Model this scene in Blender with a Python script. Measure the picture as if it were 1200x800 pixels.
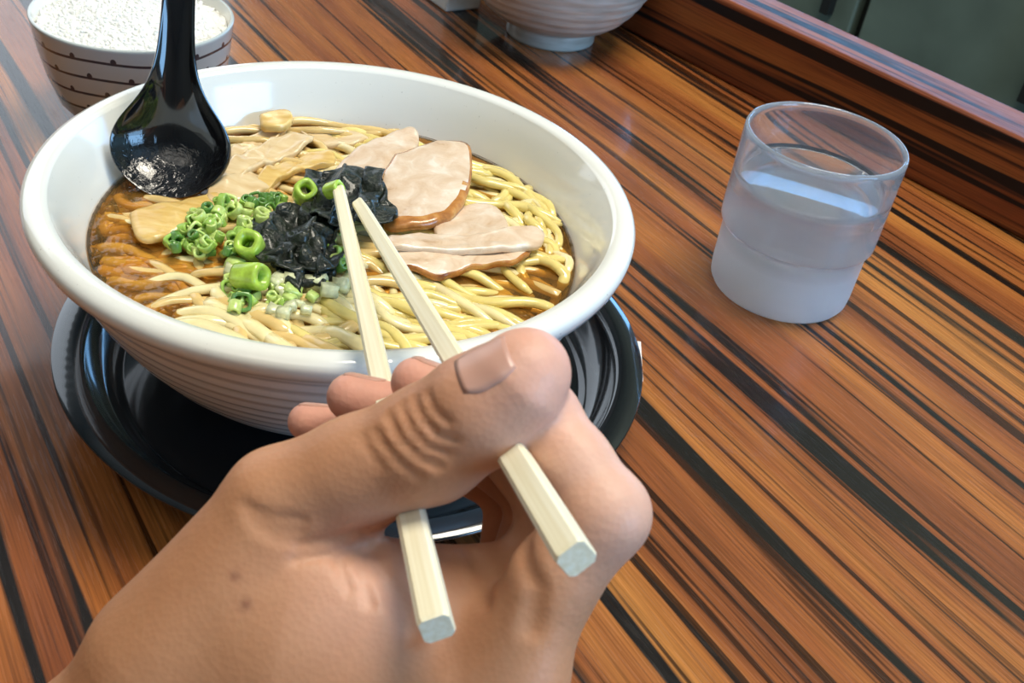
import bpy, bmesh, math, random
import numpy as np
from mathutils import Vector, Matrix

random.seed(7)
rng = np.random.default_rng(11)
scene = bpy.context.scene
for o in list(bpy.data.objects):
    bpy.data.objects.remove(o)
col = scene.collection

# ------------------------------------------------------------------ camera
# table top is z = 0; the camera stands at (0, 0, CAM_H) and looks towards +Y, down by PITCH
F_PX, PITCH, ROLL, CAM_H = 1250.0, 0.6377, 0.1646, 0.277
_F = np.array([0, math.cos(PITCH), -math.sin(PITCH)])
_U0 = np.array([0, math.sin(PITCH), math.cos(PITCH)])
_X0 = np.array([1.0, 0, 0])
_X = math.cos(ROLL) * _X0 + math.sin(ROLL) * _U0
_U = -math.sin(ROLL) * _X0 + math.cos(ROLL) * _U0
CAM = np.array([0, 0, CAM_H])


def ray(x, y):
    d = _F * F_PX + _X * (x - 600) - _U * (y - 400)
    return d / np.linalg.norm(d)


def on(x, y, z=0.0):
    """photo pixel -> point on the horizontal plane at height z"""
    d = ray(x, y)
    return CAM + d * ((z - CAM_H) / d[2])


def at(x, y, depth):
    d = ray(x, y)
    return CAM + d * (depth / (d @ _F))


cam_d = bpy.data.cameras.new('camera')
cam = bpy.data.objects.new('camera', cam_d)
col.objects.link(cam)
cam_d.sensor_width = 36.0
cam_d.lens = 36.0 * F_PX / 1200.0
cam_d.clip_start = 0.01
m = Matrix((_X, _U, -_F)).transposed().to_4x4()
m.translation = Vector(CAM)
cam.matrix_world = m
cam_d.dof.use_dof = True
cam_d.dof.focus_distance = 0.385
cam_d.dof.aperture_fstop = 32.0
scene.camera = cam

# ------------------------------------------------------------------ world, light, exposure
w = bpy.data.worlds.new('world')
scene.world = w
w.use_nodes = True
w.node_tree.nodes['Background'].inputs[0].default_value = (0.75, 0.85, 1.0, 1)
w.node_tree.nodes['Background'].inputs[1].default_value = 0.25
vs = scene.view_settings
vs.view_transform = 'Standard'
vs.look = 'None'
vs.gamma = 1.0
vs.use_curve_mapping = False
vs.exposure = 0.28

ROOM = math.radians(-45)          # the room, table and rail are turned like this
RA = np.array([math.cos(ROOM), math.sin(ROOM), 0])      # along the rail
RB = np.array([-math.sin(ROOM), math.cos(ROOM), 0])     # across it, towards the back


def rm(a, b, z=0.0):
    return RA * a + RB * b + np.array([0, 0, z])


def area(name, loc, target, sx, sy, power, color):
    l = bpy.data.lights.new(name, 'AREA')
    l.shape = 'RECTANGLE'
    l.size, l.size_y, l.energy, l.color = sx, sy, power, color
    o = bpy.data.objects.new(name, l)
    col.objects.link(o)
    o.location = loc
    d = Vector(target) - Vector(loc)
    o.rotation_euler = d.to_track_quat('-Z', 'Y').to_euler()
    return o


area('window_daylight_back', rm(-0.75, 1.56, 0.235), rm(-0.75, 0, 0.235), 1.2, 0.40, 8, (0.22, 0.54, 1.0))
area('window_daylight_right', rm(1.96, 0.85, 0.80), rm(0, 0.85, 0.80), 1.1, 1.1, 36, (0.30, 0.60, 1.0))
area('window_daylight_left', rm(-2.16, 0.3, 0.85), rm(0, 0.3, 0.85), 1.6, 1.2, 9, (0.80, 0.90, 1.0))
area('ceiling_lamp_light', rm(-0.1, 0.66, 1.78), rm(-0.1, 0.66, 0), 0.9, 0.5, 28, (1.0, 0.92, 0.77))
area('added_front_fill_light', rm(0.2, -0.75, 1.78), rm(0.2, -0.75, 0), 1.5, 1.1, 3.6, (1.0, 0.93, 0.80))  # added unseen warm fill from behind the diner, for hand and chopstick ends


# ------------------------------------------------------------------ helpers
def tag(o, label=None, cat=None, group=None, kind=None):
    if label: o['label'] = label
    if cat: o['category'] = cat
    if group: o['group'] = group
    if kind: o['kind'] = kind
    return o


def mesh_obj(name, verts, faces, mat, parent=None, smooth=True):
    me = bpy.data.meshes.new(name)
    me.from_pydata([tuple(map(float, v)) for v in verts], [], [tuple(map(int, f)) for f in faces])
    me.update()
    bm = bmesh.new(); bm.from_mesh(me)
    bmesh.ops.recalc_face_normals(bm, faces=bm.faces)
    bm.to_mesh(me); bm.free()
    if smooth:
        me.polygons.foreach_set('use_smooth', [True] * len(me.polygons))
    o = bpy.data.objects.new(name, me)
    col.objects.link(o)
    if mat: me.materials.append(mat)
    if parent: o.parent = parent
    return o


def empty(name, loc, rz=0.0):
    o = bpy.data.objects.new(name, None)
    o.empty_display_size = 0.02
    col.objects.link(o)
    o.location = loc
    o.rotation_euler = (0, 0, rz)
    return o


def box_data(x0, x1, y0, y1, z0, z1):
    v = [(x, y, z) for z in (z0, z1) for y in (y0, y1) for x in (x0, x1)]
    f = [(0, 2, 3, 1), (4, 5, 7, 6), (0, 1, 5, 4), (2, 6, 7, 3), (0, 4, 6, 2), (1, 3, 7, 5)]
    return v, f


def box(name, x0, x1, y0, y1, z0, z1, mat, parent=None, bevel=0.0):
    v, f = box_data(x0, x1, y0, y1, z0, z1)
    o = mesh_obj(name, v, f, mat, parent, smooth=False)
    if bevel:
        b = o.modifiers.new('bevel', 'BEVEL'); b.width = bevel; b.segments = 3
    return o


def lathe(name, prof, mat, parent=None, loc=None, n=96, close=False):
    """prof: list of (r, z); revolve. closes at r = 0; close=True joins the last ring to the first"""
    v, f, rings = [], [], []
    for r, z in prof:
        if r < 1e-7:
            rings.append([len(v)]); v.append((0, 0, z))
        else:
            rings.append(list(range(len(v), len(v) + n)))
            v += [(r * math.cos(2 * math.pi * i / n), r * math.sin(2 * math.pi * i / n), z) for i in range(n)]
    pairs = list(zip(rings[:-1], rings[1:]))
    if close: pairs.append((rings[-1], rings[0]))
    for a, b in pairs:
        for i in range(n):
            j = (i + 1) % n
            if len(a) == 1 and len(b) == 1: continue
            if len(a) == 1: f.append((a[0], b[i], b[j]))
            elif len(b) == 1: f.append((a[i], b[0], a[j]))
            else: f.append((a[i], b[i], b[j], a[j]))
    o = mesh_obj(name, v, f, mat, parent)
    if loc is not None: o.location = loc
    return o


def catmull(pts, n):
    """smooth a profile of 2-D or 3-D points"""
    p = np.array(pts, float)
    p = np.vstack([2 * p[0] - p[1], p, 2 * p[-1] - p[-2]])
    out = []
    for i in range(1, len(p) - 2):
        for t in np.linspace(0, 1, n, endpoint=False):
            a, b, c, d = p[i - 1:i + 3]
            out.append(0.5 * ((2 * b) + (c - a) * t + (2 * a - 5 * b + 4 * c - d) * t ** 2 + (3 * b - a - 3 * c + d) * t ** 3))
    out.append(p[-2])
    return np.array(out)


class NT:
    """tiny wrapper to write node trees"""
    def __init__(self, name):
        self.m = bpy.data.materials.new(name)
        self.m.use_nodes = True
        self.t = self.m.node_tree
        self.b = self.t.nodes['Principled BSDF']
        self.out = self.t.nodes['Material Output']

    def n(self, typ, **kw):
        nd = self.t.nodes.new('ShaderNode' + typ)
        for k, v in kw.items():
            if hasattr(nd, k): setattr(nd, k, v)
        return nd

    def link(self, a, b): self.t.links.new(a, b)

    def set(self, **kw):
        names = dict(color='Base Color', rough='Roughness', metal='Metallic', ior='IOR', trans='Transmission Weight',
                     coat='Coat Weight', coat_rough='Coat Roughness', sss='Subsurface Weight', sss_r='Subsurface Radius',
                     sss_s='Subsurface Scale', spec='Specular IOR Level', alpha='Alpha')
        for k, v in kw.items():
            if k == 'color' and len(v) == 3: v = (*v, 1)
            self.b.inputs[names[k]].default_value = v
        return self

    def coords(self, kind='Object', scale=(1, 1, 1), rot=(0, 0, 0), loc=(0, 0, 0)):
        tc = self.n('TexCoord'); mp = self.n('Mapping')
        mp.inputs['Scale'].default_value = scale
        mp.inputs['Rotation'].default_value = rot
        mp.inputs['Location'].default_value = loc
        self.link(tc.outputs[kind], mp.inputs[0])
        return mp.outputs[0]

    def noise(self, vec, scale, detail=3.0, rough=0.5, dist=0.0):
        nd = self.n('TexNoise')
        nd.inputs['Scale'].default_value = scale
        nd.inputs['Detail'].default_value = detail
        nd.inputs['Roughness'].default_value = rough
        nd.inputs['Distortion'].default_value = dist
        if vec is not None: self.link(vec, nd.inputs['Vector'])
        return nd.outputs['Fac']

    def ramp(self, fac, stops, interp='LINEAR'):
        nd = self.n('ValToRGB')
        cr = nd.color_ramp; cr.interpolation = interp
        while len(cr.elements) > 1: cr.elements.remove(cr.elements[-1])
        for i, (p, c) in enumerate(stops):
            if not hasattr(c, '__len__'): c = (c, c, c)
            e = cr.elements[0] if i == 0 else cr.elements.new(p)
            e.position = p; e.color = (*c[:3], 1)
        self.link(fac, nd.inputs[0])
        return nd.outputs[0]

    def mix(self, fac, a, b, blend='MIX'):
        nd = self.n('Mix', data_type='RGBA', blend_type=blend)
        for s, v in ((nd.inputs[0], fac), (nd.inputs[6], a), (nd.inputs[7], b)):
            if isinstance(v, (int, float)): s.default_value = v
            elif isinstance(v, tuple): s.default_value = (*v[:3], 1)
            else: self.link(v, s)
        return nd.outputs[2]

    def math(self, op, a, b=0.0):
        nd = self.n('Math', operation=op)
        for s, v in ((nd.inputs[0], a), (nd.inputs[1], b)):
            if isinstance(v, (int, float)): s.default_value = v
            else: self.link(v, s)
        return nd.outputs[0]

    def bump(self, h, strength=0.3, dist=0.001):
        nd = self.n('Bump')
        nd.inputs['Strength'].default_value = strength
        nd.inputs['Distance'].default_value = dist
        self.link(h, nd.inputs['Height'])
        self.link(nd.outputs[0], self.b.inputs['Normal'])
        return nd

    def base(self, sock): self.link(sock, self.b.inputs['Base Color']); return self


M = {}


def simple(name, color, rough=0.5, var=0.0, scale=40, bump=0.0, **kw):
    t = NT(name).set(color=color, rough=rough, **kw)
    v = t.coords()
    n = t.noise(v, scale, 4)
    if var:
        t.base(t.ramp(n, [(0.3, tuple(c * (1 - var) for c in color)), (0.7, tuple(min(1, c * (1 + var)) for c in color))]))
    if bump: t.bump(n, bump, 0.001)
    M[name] = t.m
    return t


# striped rosewood-look laminate; local X of the coordinates runs along the grain
def wood(name, rot, seed=0.0, dark=1.0, coat=0.42, scale=1.0, tint=(1, 1, 1), rough_add=0.0):
    t = NT(name)
    v0 = t.coords(rot=(0, 0, rot), loc=(seed, seed * 1.7, 0))
    # slow waviness of the grain
    mpw = t.n('Mapping'); mpw.inputs['Scale'].default_value = (1.6, 5.0, 1.0); t.link(v0, mpw.inputs[0])
    wv = t.n('TexNoise'); wv.inputs['Scale'].default_value = 1.0; wv.inputs['Detail'].default_value = 2.0
    t.link(mpw.outputs[0], wv.inputs['Vector'])
    off = t.math('MULTIPLY', t.math('SUBTRACT', wv.outputs['Fac'], 0.5), 0.030)
    sp = t.n('SeparateXYZ'); t.link(v0, sp.inputs[0])
    y = t.math('ADD', sp.outputs[1], off)
    # z is added so that the vertical faces of rails get stripes too
    y = t.math('ADD', y, t.math('MULTIPLY', sp.outputs[2], 1.0))
    cb = t.n('CombineXYZ')
    t.link(t.math('MULTIPLY', sp.outputs[0], 1.0), cb.inputs[0]); t.link(y, cb.inputs[1])

    def streak(sx, sy, det, rough=0.55):
        mp = t.n('Mapping'); mp.inputs['Scale'].default_value = (sx * scale, sy * scale, 1); t.link(cb.outputs[0], mp.inputs[0])
        return t.noise(mp.outputs[0], 1.0, det, rough)
    s1 = streak(1.3, 74, 2.5)       # main stripes
    s2 = streak(1.8, 165, 2.0)      # thin stripes
    s3 = streak(2.2, 34, 2.5)       # broad tone
    s4 = streak(22, 900, 2.0)       # fibre
    basec = t.ramp(s3, [(0.30, (0.20, 0.058, 0.020)), (0.45, (0.33, 0.100, 0.028)), (0.57, (0.46, 0.160, 0.038)), (0.72, (0.56, 0.225, 0.052))])
    fib = t.ramp(s4, [(0.30, 0.62), (0.62, 1.06)])
    c = t.mix(1.0, basec, fib, 'MULTIPLY')
    m2 = t.ramp(s2, [(0.0, 0.10), (0.385, 0.16), (0.435, 0.85), (1.0, 1.0)])
    c = t.mix(1.0, c, m2, 'MULTIPLY')
    m1 = t.ramp(s1, [(0.0, 0.0), (0.40, 0.0), (0.445, 1.0), (1.0, 1.0)])
    c = t.mix(m1, (0.012 * dark, 0.008 * dark, 0.006 * dark), c)
    c = t.mix(1.0, c, tuple(tint), 'MULTIPLY')
    t.base(c)
    # worn gloss: long scratches and dusty speckles
    mp = t.n('Mapping'); mp.inputs['Scale'].default_value = (60, 900, 1); t.link(cb.outputs[0], mp.inputs[0])
    sc = t.noise(mp.outputs[0], 1.0, 2.0)
    t.link(t.ramp(sc, [(0.35, 0.16 + rough_add), (0.75, 0.36 + rough_add)]), t.b.inputs['Roughness'])
    t.bump(t.mix(0.5, s4, sc), 0.10, 0.0004)
    t.set(coat=coat, coat_rough=0.06, spec=0.32)
    M[name] = t.m
    return t


wood('table_wood', math.radians(7), 0.37)
wood('rail_wood', math.radians(0), 2.1, coat=0.0, tint=(0.80, 0.66, 0.66), rough_add=.22)

simple('floor_paint', (0.10, 0.145, 0.115), 0.55, 0.25, 6, 0.05)
simple('wall_paint', (0.215, 0.28, 0.24), 0.6, 0.18, 3)
simple('ceiling_paint', (0.62, 0.60, 0.55), 0.8, 0.05, 5)
simple('plaster', (0.34, 0.32, 0.28), 0.8, 0.08, 4)
simple('window_frame_paint', (0.55, 0.55, 0.52), 0.5, 0.05, 30)
simple('dark_panel', (0.11, 0.15, 0.125), 0.45, 0.2, 12)
simple('black_gap', (0.006, 0.007, 0.006), 0.6)
simple('black_lacquer', (0.006, 0.006, 0.007), 0.13, coat=0.6, coat_rough=0.05)
t = simple('spoon_plastic', (0.005, 0.005, 0.006), 0.10, coat=0.5, coat_rough=0.03)
# a streaky film of soup clings to the lower part of the spoon
v = t.coords(scale=(1, 1, .45))
nf = t.noise(v, 260, 3, .6, .8)
sp = t.n('SeparateXYZ'); t.link(t.coords(), sp.inputs[0])
wet = t.ramp(t.math('MULTIPLY', sp.outputs[2], 25.0), [(0.0, 1.0), (0.30, 0.7), (0.48, 0.0)])
t.bump(t.math('MULTIPLY', nf, wet), 0.55, 0.0022)
simple('white_box', (0.80, 0.82, 0.78), 0.4, 0.03, 60)
simple('paper', (0.86, 0.84, 0.78), 0.75, 0.04, 200)
simple('steel', (0.5, 0.5, 0.5), 0.3, metal=1.0)
t = NT('pane'); t.set(color=(0.9, 0.95, 1.0), rough=0.02, trans=1.0, ior=1.1); M['pane'] = t.m
t = NT('lamp_diffuser')
e = t.b.inputs['Emission Color']; e.default_value = (1.0, 0.93, 0.80, 1); t.b.inputs['Emission Strength'].default_value = 0.8
M['lamp_diffuser'] = t.m


# ------------------------------------------------------------------ the room
FLOOR = -0.74
CEIL = 1.85
A0, A1, B0, B1 = -2.2, 2.0, -2.4, 1.60


def rbox(name, a0, a1, b0, b1, z0, z1, mat, parent=None, bevel=0.0):
    o = box(name, a0, a1, b0, b1, z0, z1, mat, parent, bevel)
    if parent is None: o.rotation_euler = (0, 0, ROOM)
    return o


tag(rbox('floor', A0 - .1, A1 + .1, B0 - .1, B1 + .1, FLOOR - .1, FLOOR, M['floor_paint']), kind='structure')
tag(rbox('ceiling', A0 - .1, A1 + .1, B0 - .1, B1 + .1, CEIL, CEIL + .1, M['ceiling_paint']), kind='structure')


def wall_with_window(name, axis, p, q0, q1, wq0, wq1, wz0, wz1, mat, th=.1, sign=1):
    """a wall at axis = p with a rectangular opening; one mesh"""
    V, Fc = [], []
    for (a, b, c, d) in ((q0, wq0, FLOOR, CEIL), (wq1, q1, FLOOR, CEIL), (wq0, wq1, FLOOR, wz0), (wq0, wq1, wz1, CEIL)):
        if b - a < 1e-4: continue
        if axis == 'b': v, f = box_data(a, b, min(p, p + sign * th), max(p, p + sign * th), c, d)
        else: v, f = box_data(min(p, p + sign * th), max(p, p + sign * th), a, b, c, d)
        k = len(V); V += v; Fc += [tuple(i + k for i in g) for g in f]
    o = mesh_obj(name, V, Fc, mat, None, False)
    o.rotation_euler = (0, 0, ROOM)
    return tag(o, kind='structure')


wall_with_window('wall_back', 'b', B1, A0, A1, -1.40, -0.10, 0.0, 0.47, M['wall_paint'])
wall_with_window('wall_left', 'a', A0, B0, B1, -0.55, 1.15, 0.22, 1.48, M['plaster'], sign=-1)
wall_with_window('wall_right', 'a', A1, B0, B1, 0.25, 1.45, 0.20, 1.40, M['plaster'])
tag(rbox('wall_front', A0, A1, B0 - .1, B0, FLOOR, CEIL, M['plaster']), kind='structure')


def window(name, axis, p, q0, q1, z0, z1, sgn=1):
    r = empty(name, (0, 0, 0), ROOM)
    tag(r, kind='structure')

    def bx(n, qa, qb, za, zb, d0, d1, mat):
        if axis == 'b': return box(n, qa, qb, p + d0, p + d1, za, zb, mat, r)
        return box(n, min(p - sgn * d1, p - sgn * d0), max(p - sgn * d1, p - sgn * d0), qa, qb, za, zb, mat, r)
    fr = .05
    for qa, qb, za, zb in ((q0, q1, z0, z0 + fr), (q0, q1, z1 - fr, z1), (q0, q0 + fr, z0 + fr, z1 - fr), (q1 - fr, q1, z0 + fr, z1 - fr)):
        bx('window_frame', qa, qb, za, zb, .02, .08, M['window_frame_paint'])
    mid = (q0 + q1) / 2
    bx('mullion', mid - .02, mid + .02, z0 + fr, z1 - fr, .02, .08, M['window_frame_paint'])
    bx('pane', q0 + fr, mid - .02, z0 + fr, z1 - fr, .045, .05, M['pane'])
    bx('pane', mid + .02, q1 - fr, z0 + fr, z1 - fr, .045, .05, M['pane'])
    return r


window('window_1', 'b', B1, -1.40, -0.10, 0.0, 0.47)
window('window_2', 'a', A0, -0.55, 1.15, 0.22, 1.48)
window('window_3', 'a', A1, 0.25, 1.45, 0.20, 1.40, -1)

for k, (a, b, lab) in enumerate(((-0.1, 0.66, 'white rectangular ceiling lamp hanging above the table'),
                                 (0.2, -0.75, 'added white rectangular fill lamp behind the diner'))):  # second lamp body is added to go with the front fill
    L = tag(empty('ceiling_lamp', rm(a, b, CEIL), ROOM), lab, 'lamp')
    box('lamp_housing', -.47, .47, -.27, .27, -.045, 0, M['window_frame_paint'], L, .004)
    box('diffuser', -.45, .45, -.25, .25, -.055, -.0455, M['lamp_diffuser'], L)

# dark cupboard against the green wall, seen over the rail
CB = tag(empty('cupboard', rm(-0.55, 1.36, FLOOR), ROOM), 'dark green grey cupboard against the wall behind the rail', 'cupboard')
box('carcass', -.42, .42, -.15, .22, 0, .88, M['dark_panel'], CB, .004)
for x0, x1 in ((-.41, -.145), (-.13, .13), (.15, .41)):
    d = box('door', x0, x1, -.172, -.152, .06, .85, M['dark_panel'], CB, .003)
    box('handle', x1 - .04, x1 - .028, -.186, -.1725, .60, .76, M['black_gap'], d)
for x in (-.1375, .14):
    box('door_gap', x - .006, x + .006, -.156, -.151, .06, .85, M['black_gap'], CB)
box('plinth', -.41, .41, -.13, .2, -0.0, .05, M['black_gap'], CB)

# ------------------------------------------------------------------ table
RAIL_B = 0.584
TB = tag(empty('table', (0, 0, FLOOR), ROOM), 'restaurant table with black striped orange brown wood top and raised rail', 'table')
top = box('table_top', -1.15, 0.75, -0.32, RAIL_B + .04, 0.74 - 0.035, 0.74, M['table_wood'], TB, .003)
rail = box('rail', -1.15, 0.75, RAIL_B, RAIL_B + .039, 0.74, 0.74 + .052, M['rail_wood'], TB, .0025)
for a, b in ((-1.08, -.25), (.68, -.25), (-1.08, .55), (.68, .55)):
    box('leg', a - .03, a + .03, b - .03, b + .03, 0, 0.704, M['black_lacquer'], TB, .004)
# the grain runs a few degrees off the rail: texture space is turned in the material (object coords)

# ------------------------------------------------------------------ tray
TX, TY = -0.0599, 0.3353
TRAY_FLOOR = 0.0075
tray = lathe('serving_tray', [(0, .0025), (.080, .0025), (.086, .0), (.0905, .0), (.1065, .0165), (.1128, .0215), (.1131, .0222), (.1126, .0228),
                              (.1035, .0222), (.1024, .0215), (.1015, .0195), (.0965, .0105), (.0925, .0088), (.0912, .0086), (.0905, .0078),
                              (.089, TRAY_FLOOR), (0, TRAY_FLOOR)], M['black_lacquer'], None, (TX, TY, 0), 128)
tag(tray, 'round black lacquer tray with a raised rim under the ramen bowl', 'tray')
sl = mesh_obj('paper_slip', [(0, 0, 0), (.016, .002, 0), (.012, .030, 0), (-.004, .028, 0), (0, 0, .0003), (.016, .002, .0003), (.012, .030, .0003), (-.004, .028, .0003)],
              [(0, 1, 2, 3), (4, 5, 6, 7), (0, 1, 5, 4), (1, 2, 6, 5), (2, 3, 7, 6), (3, 0, 4, 7)], M['paper'], None, False)
p = on(760, 449, 0)
sl.location = (p[0] - .0185, p[1] + .0, 0.0002)
sl.rotation_euler = (0, 0, math.radians(-6))
tag(sl, 'small scrap of white paper peeking out from under the black tray', 'paper')

# ------------------------------------------------------------------ ramen bowl
BX, BY, RIM_Z = -0.0693, 0.3358, 0.0863
t = NT('bowl_glaze').set(color=(0.80, 0.80, 0.74), rough=0.12, coat=0.5, coat_rough=0.06, spec=0.5)
g = t.noise(t.coords(), 900, 1, 0.5)
spk = t.ramp(g, [(0.0, (0.80, 0.80, 0.745)), (0.77, (0.80, 0.80, 0.745)), (0.82, (0.45, 0.44, 0.40))])
t.base(spk)
M['bowl_glaze'] = t.m
BZ0 = TRAY_FLOOR + 0.0003
outer = catmull([(.044, BZ0 + .004), (.052, BZ0 + .0065), (.068, .0235), (.082, .0400), (.0925, .0580), (.0995, .0755)], 12)
ribs = []
for i, (r, z) in enumerate(outer):
    ribs.append((r + 0.00035 * math.sin(z * 2 * math.pi / .0052) * min(1, max(0, (z - .02) / .01)), z))
inner = catmull([(.0985, RIM_Z + .0002), (.0950, .0800), (.0895, .0680), (.0800, .0480), (.062, .0270), (.040, .0160), (.018, .0125), (0.0, .012)], 8)
prof = [(0, BZ0 + .003), (.036, BZ0 + .003), (.0385, BZ0), (.0425, BZ0)] + ribs + \
       [(.1015, .0778), (.1042, .0785), (.1060, .0800), (.1068, .0825), (.1069, .0845), (.1058, .0862), (.1035, .0872), (.1008, .0871)] + [tuple(q) for q in inner]
bowl = lathe('ramen_bowl', prof, M['bowl_glaze'], None, (BX, BY, 0), 160)
tag(bowl, 'large white ceramic ramen bowl with ribbed outside on black tray', 'bowl')


def inner_r(z):
    zz = inner[::-1, 1]; rr = inner[::-1, 0]
    return float(np.interp(z, zz, rr))


# ------------------------------------------------------------------ broth
SZ = 0.0655
SR = inner_r(SZ)
t = NT('broth')
t.t.nodes.remove(t.b)
tr = t.n('BsdfTransparent'); tr.inputs[0].default_value = (0.90, 0.70, 0.36, 1)
gl = t.n('BsdfGlossy'); gl.inputs['Roughness'].default_value = 0.04
df = t.n('BsdfDiffuse'); df.inputs[0].default_value = (0.52, 0.28, 0.07, 1)
v = t.coords()
nz = t.noise(v, 55, 3)
mk = t.ramp(nz, [(0.35, 0.06), (0.65, 0.24)])
m1 = t.n('MixShader'); t.link(mk, m1.inputs[0]); t.link(tr.outputs[0], m1.inputs[1]); t.link(df.outputs[0], m1.inputs[2])
fr = t.n('Fresnel'); fr.inputs[0].default_value = 1.36
bp = t.n('Bump'); bp.inputs['Strength'].default_value = 0.35; bp.inputs['Distance'].default_value = 0.002
t.link(t.noise(v, 130, 2), bp.inputs['Height'])
t.link(bp.outputs[0], gl.inputs['Normal']); t.link(bp.outputs[0], fr.inputs['Normal'])
m2 = t.n('MixShader'); t.link(fr.outputs[0], m2.inputs[0]); t.link(m1.outputs[0], m2.inputs[1]); t.link(gl.outputs[0], m2.inputs[2])
t.link(m2.outputs[0], t.out.inputs[0])
M['broth'] = t.m
bprof = [(0, SZ), (.03, SZ), (.06, SZ), (SR - .002, SZ), (SR - .0004, SZ + .0005)]
for z in np.linspace(SZ - .002, .0135, 12): bprof.append((max(.001, inner_r(z) - .0005), z))
bprof.append((0, .0133))
broth = lathe('broth', bprof, M['broth'], None, (BX, BY, 0), 96)
tag(broth, 'clear golden brown soup broth filling the ramen bowl', 'broth')


def tube(path, rad, n=8, flat=1.0, cap=True):
    """tube mesh data round a 3-D polyline; rad may be a list; flat squashes along the second axis"""
    P = np.array(path, float); N = len(P)
    T = np.gradient(P, axis=0); T /= np.linalg.norm(T, axis=1)[:, None] + 1e-12
    up = np.array([0, 0, 1.0])
    V, Fc = [], []
    for i in range(N):
        s = np.cross(T[i], up); l = np.linalg.norm(s)
        s = s / l if l > 1e-4 else np.array([1.0, 0, 0])
        b = np.cross(s, T[i]); r = rad[i] if hasattr(rad, '__len__') else rad
        for k in range(n):
            a = 2 * math.pi * k / n
            V.append(P[i] + s * r * math.cos(a) + b * r * flat * math.sin(a))
    for i in range(N - 1):
        for k in range(n):
            j = (k + 1) % n
            Fc.append((i * n + k, i * n + j, (i + 1) * n + j, (i + 1) * n + k))
    if cap:
        Fc.append(tuple(range(n))[::-1]); Fc.append(tuple((N - 1) * n + k for k in range(n)))
    return V, Fc


# ------------------------------------------------------------------ noodles
def noodle_mat(name, c):
    t = NT(name).set(color=c, rough=0.20, spec=0.5, coat=0.6, coat_rough=0.06)
    n = t.noise(t.coords(), 120, 3)
    t.base(t.ramp(n, [(0.3, tuple(x * .86 for x in c)), (0.7, tuple(min(1, x * 1.08) for x in c))]))
    t.bump(n, 0.35, 0.0010)
    M[name] = t.m


noodle_mat('noodle_yellow', (0.82, 0.67, 0.23))
noodle_mat('noodle_pale', (0.88, 0.75, 0.40))
noodle_mat('noodle_tan', (0.74, 0.52, 0.20))


def project(p):
    d = np.array(p) - CAM
    z = d @ _F
    return 600 + F_PX * (d @ _X) / z, 400 - F_PX * (d @ _U) / z


def make_noodle(cx, cy, ang, L, amp, wl, z0, r, matname, label, group, curv=0.0, tilt=0.0):
    n = 22
    s = np.linspace(-.5, .5, n)
    ph = rng.uniform(0, 6.28); ph2 = rng.uniform(0, 6.28)
    al = s * L
    th = ang + curv * s
    lat = amp * np.sin(al / wl * 6.28 + ph) + amp * .5 * np.sin(al / wl * 3.1 + ph2)
    x = cx + al * np.cos(th) - lat * np.sin(th)
    y = cy + al * np.sin(th) + lat * np.cos(th)
    z = z0 + .0010 * np.sin(al / wl * 5.1 + ph2) + tilt * s * L - .0035 * (np.abs(s) * 2) ** 4
    P = np.stack([x, y, z], 1)
    # stay inside the bowl
    dx, dy = x - BX, y - BY
    rr = np.hypot(dx, dy)
    lim = np.array([inner_r(q) for q in z]) - r - .0012
    k = np.minimum(1, lim / np.maximum(rr, 1e-6))
    if (k < .985).mean() > .22: return None
    P[:, 0] = BX + dx * k; P[:, 1] = BY + dy * k
    if np.linalg.norm(np.diff(P, axis=0), axis=1).min() < 4e-4: return None
    rad = np.full(n, r) * (1 + .06 * np.sin(np.linspace(0, 19, n) + ph)); rad[0] *= .55; rad[-1] *= .55
    V, Fc = tube(P - np.array([cx, cy, z0]), rad, 8, .8)
    o = mesh_obj('noodle', V, Fc, M[matname])
    o.location = (cx, cy, z0)
    tag(o, label, 'noodle', group)
    return o


def noodle_spec(top):
    rr_ = SR * math.sqrt(rng.uniform(0, 1)); th_ = rng.uniform(0, 6.283)
    x, y = BX + rr_ * math.cos(th_), BY + rr_ * math.sin(th_)
    px, py = project((x, y, SZ))
    if px < 165 and py < 315: return None                   # open broth on the spoon side
    if px < 290 and py < 235: return None
    z0 = SZ - .0012 + .0036 * rng.uniform(0, 1) if top else SZ - .0062 + .0045 * rng.uniform(0, 1)
    r = rng.uniform(.0017, .0023); L = rng.uniform(.040, .080); amp = rng.uniform(.0005, .0018); wl = rng.uniform(.020, .038)
    if px > 430:
        ang = rng.normal(math.radians(-8), .26)
        if px > 585 and py < 285: ang = rng.normal(math.radians(115), .4); L *= .7; amp *= 1.4; wl *= .75
        k = ('noodle_yellow', 'noodle_pale')[int(rng.uniform() > .7)]
        lab, grp = 'wavy yellow noodle strand in the soup beside the pork slices', 'yellow noodles beside the pork'
    elif py > 345:
        ang = rng.normal(math.radians(-35), .7); r *= 1.25; L *= .62
        k = ('noodle_pale', 'noodle_tan')[int(rng.uniform() > .6)]
        lab, grp = 'thick pale noodle strand between the scallions and the bowl rim', 'pale noodles by the rim'
    else:
        ang = rng.normal(math.radians(-4), .25)
        k = ('noodle_tan', 'noodle_pale')[int(rng.uniform() > .6)]
        lab, grp = 'tan noodle strand in brown broth beside the scallions', 'tan noodles in the broth'
    if px < 260: z0 -= .0028
    return x, y, ang, L, amp, wl, z0, r, k, lab, grp


count = 0
while count < 290:
    sp_ = noodle_spec(True)
    if sp_ and make_noodle(*sp_, rng.normal(0, .5), rng.normal(0, .02)): count += 1
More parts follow.
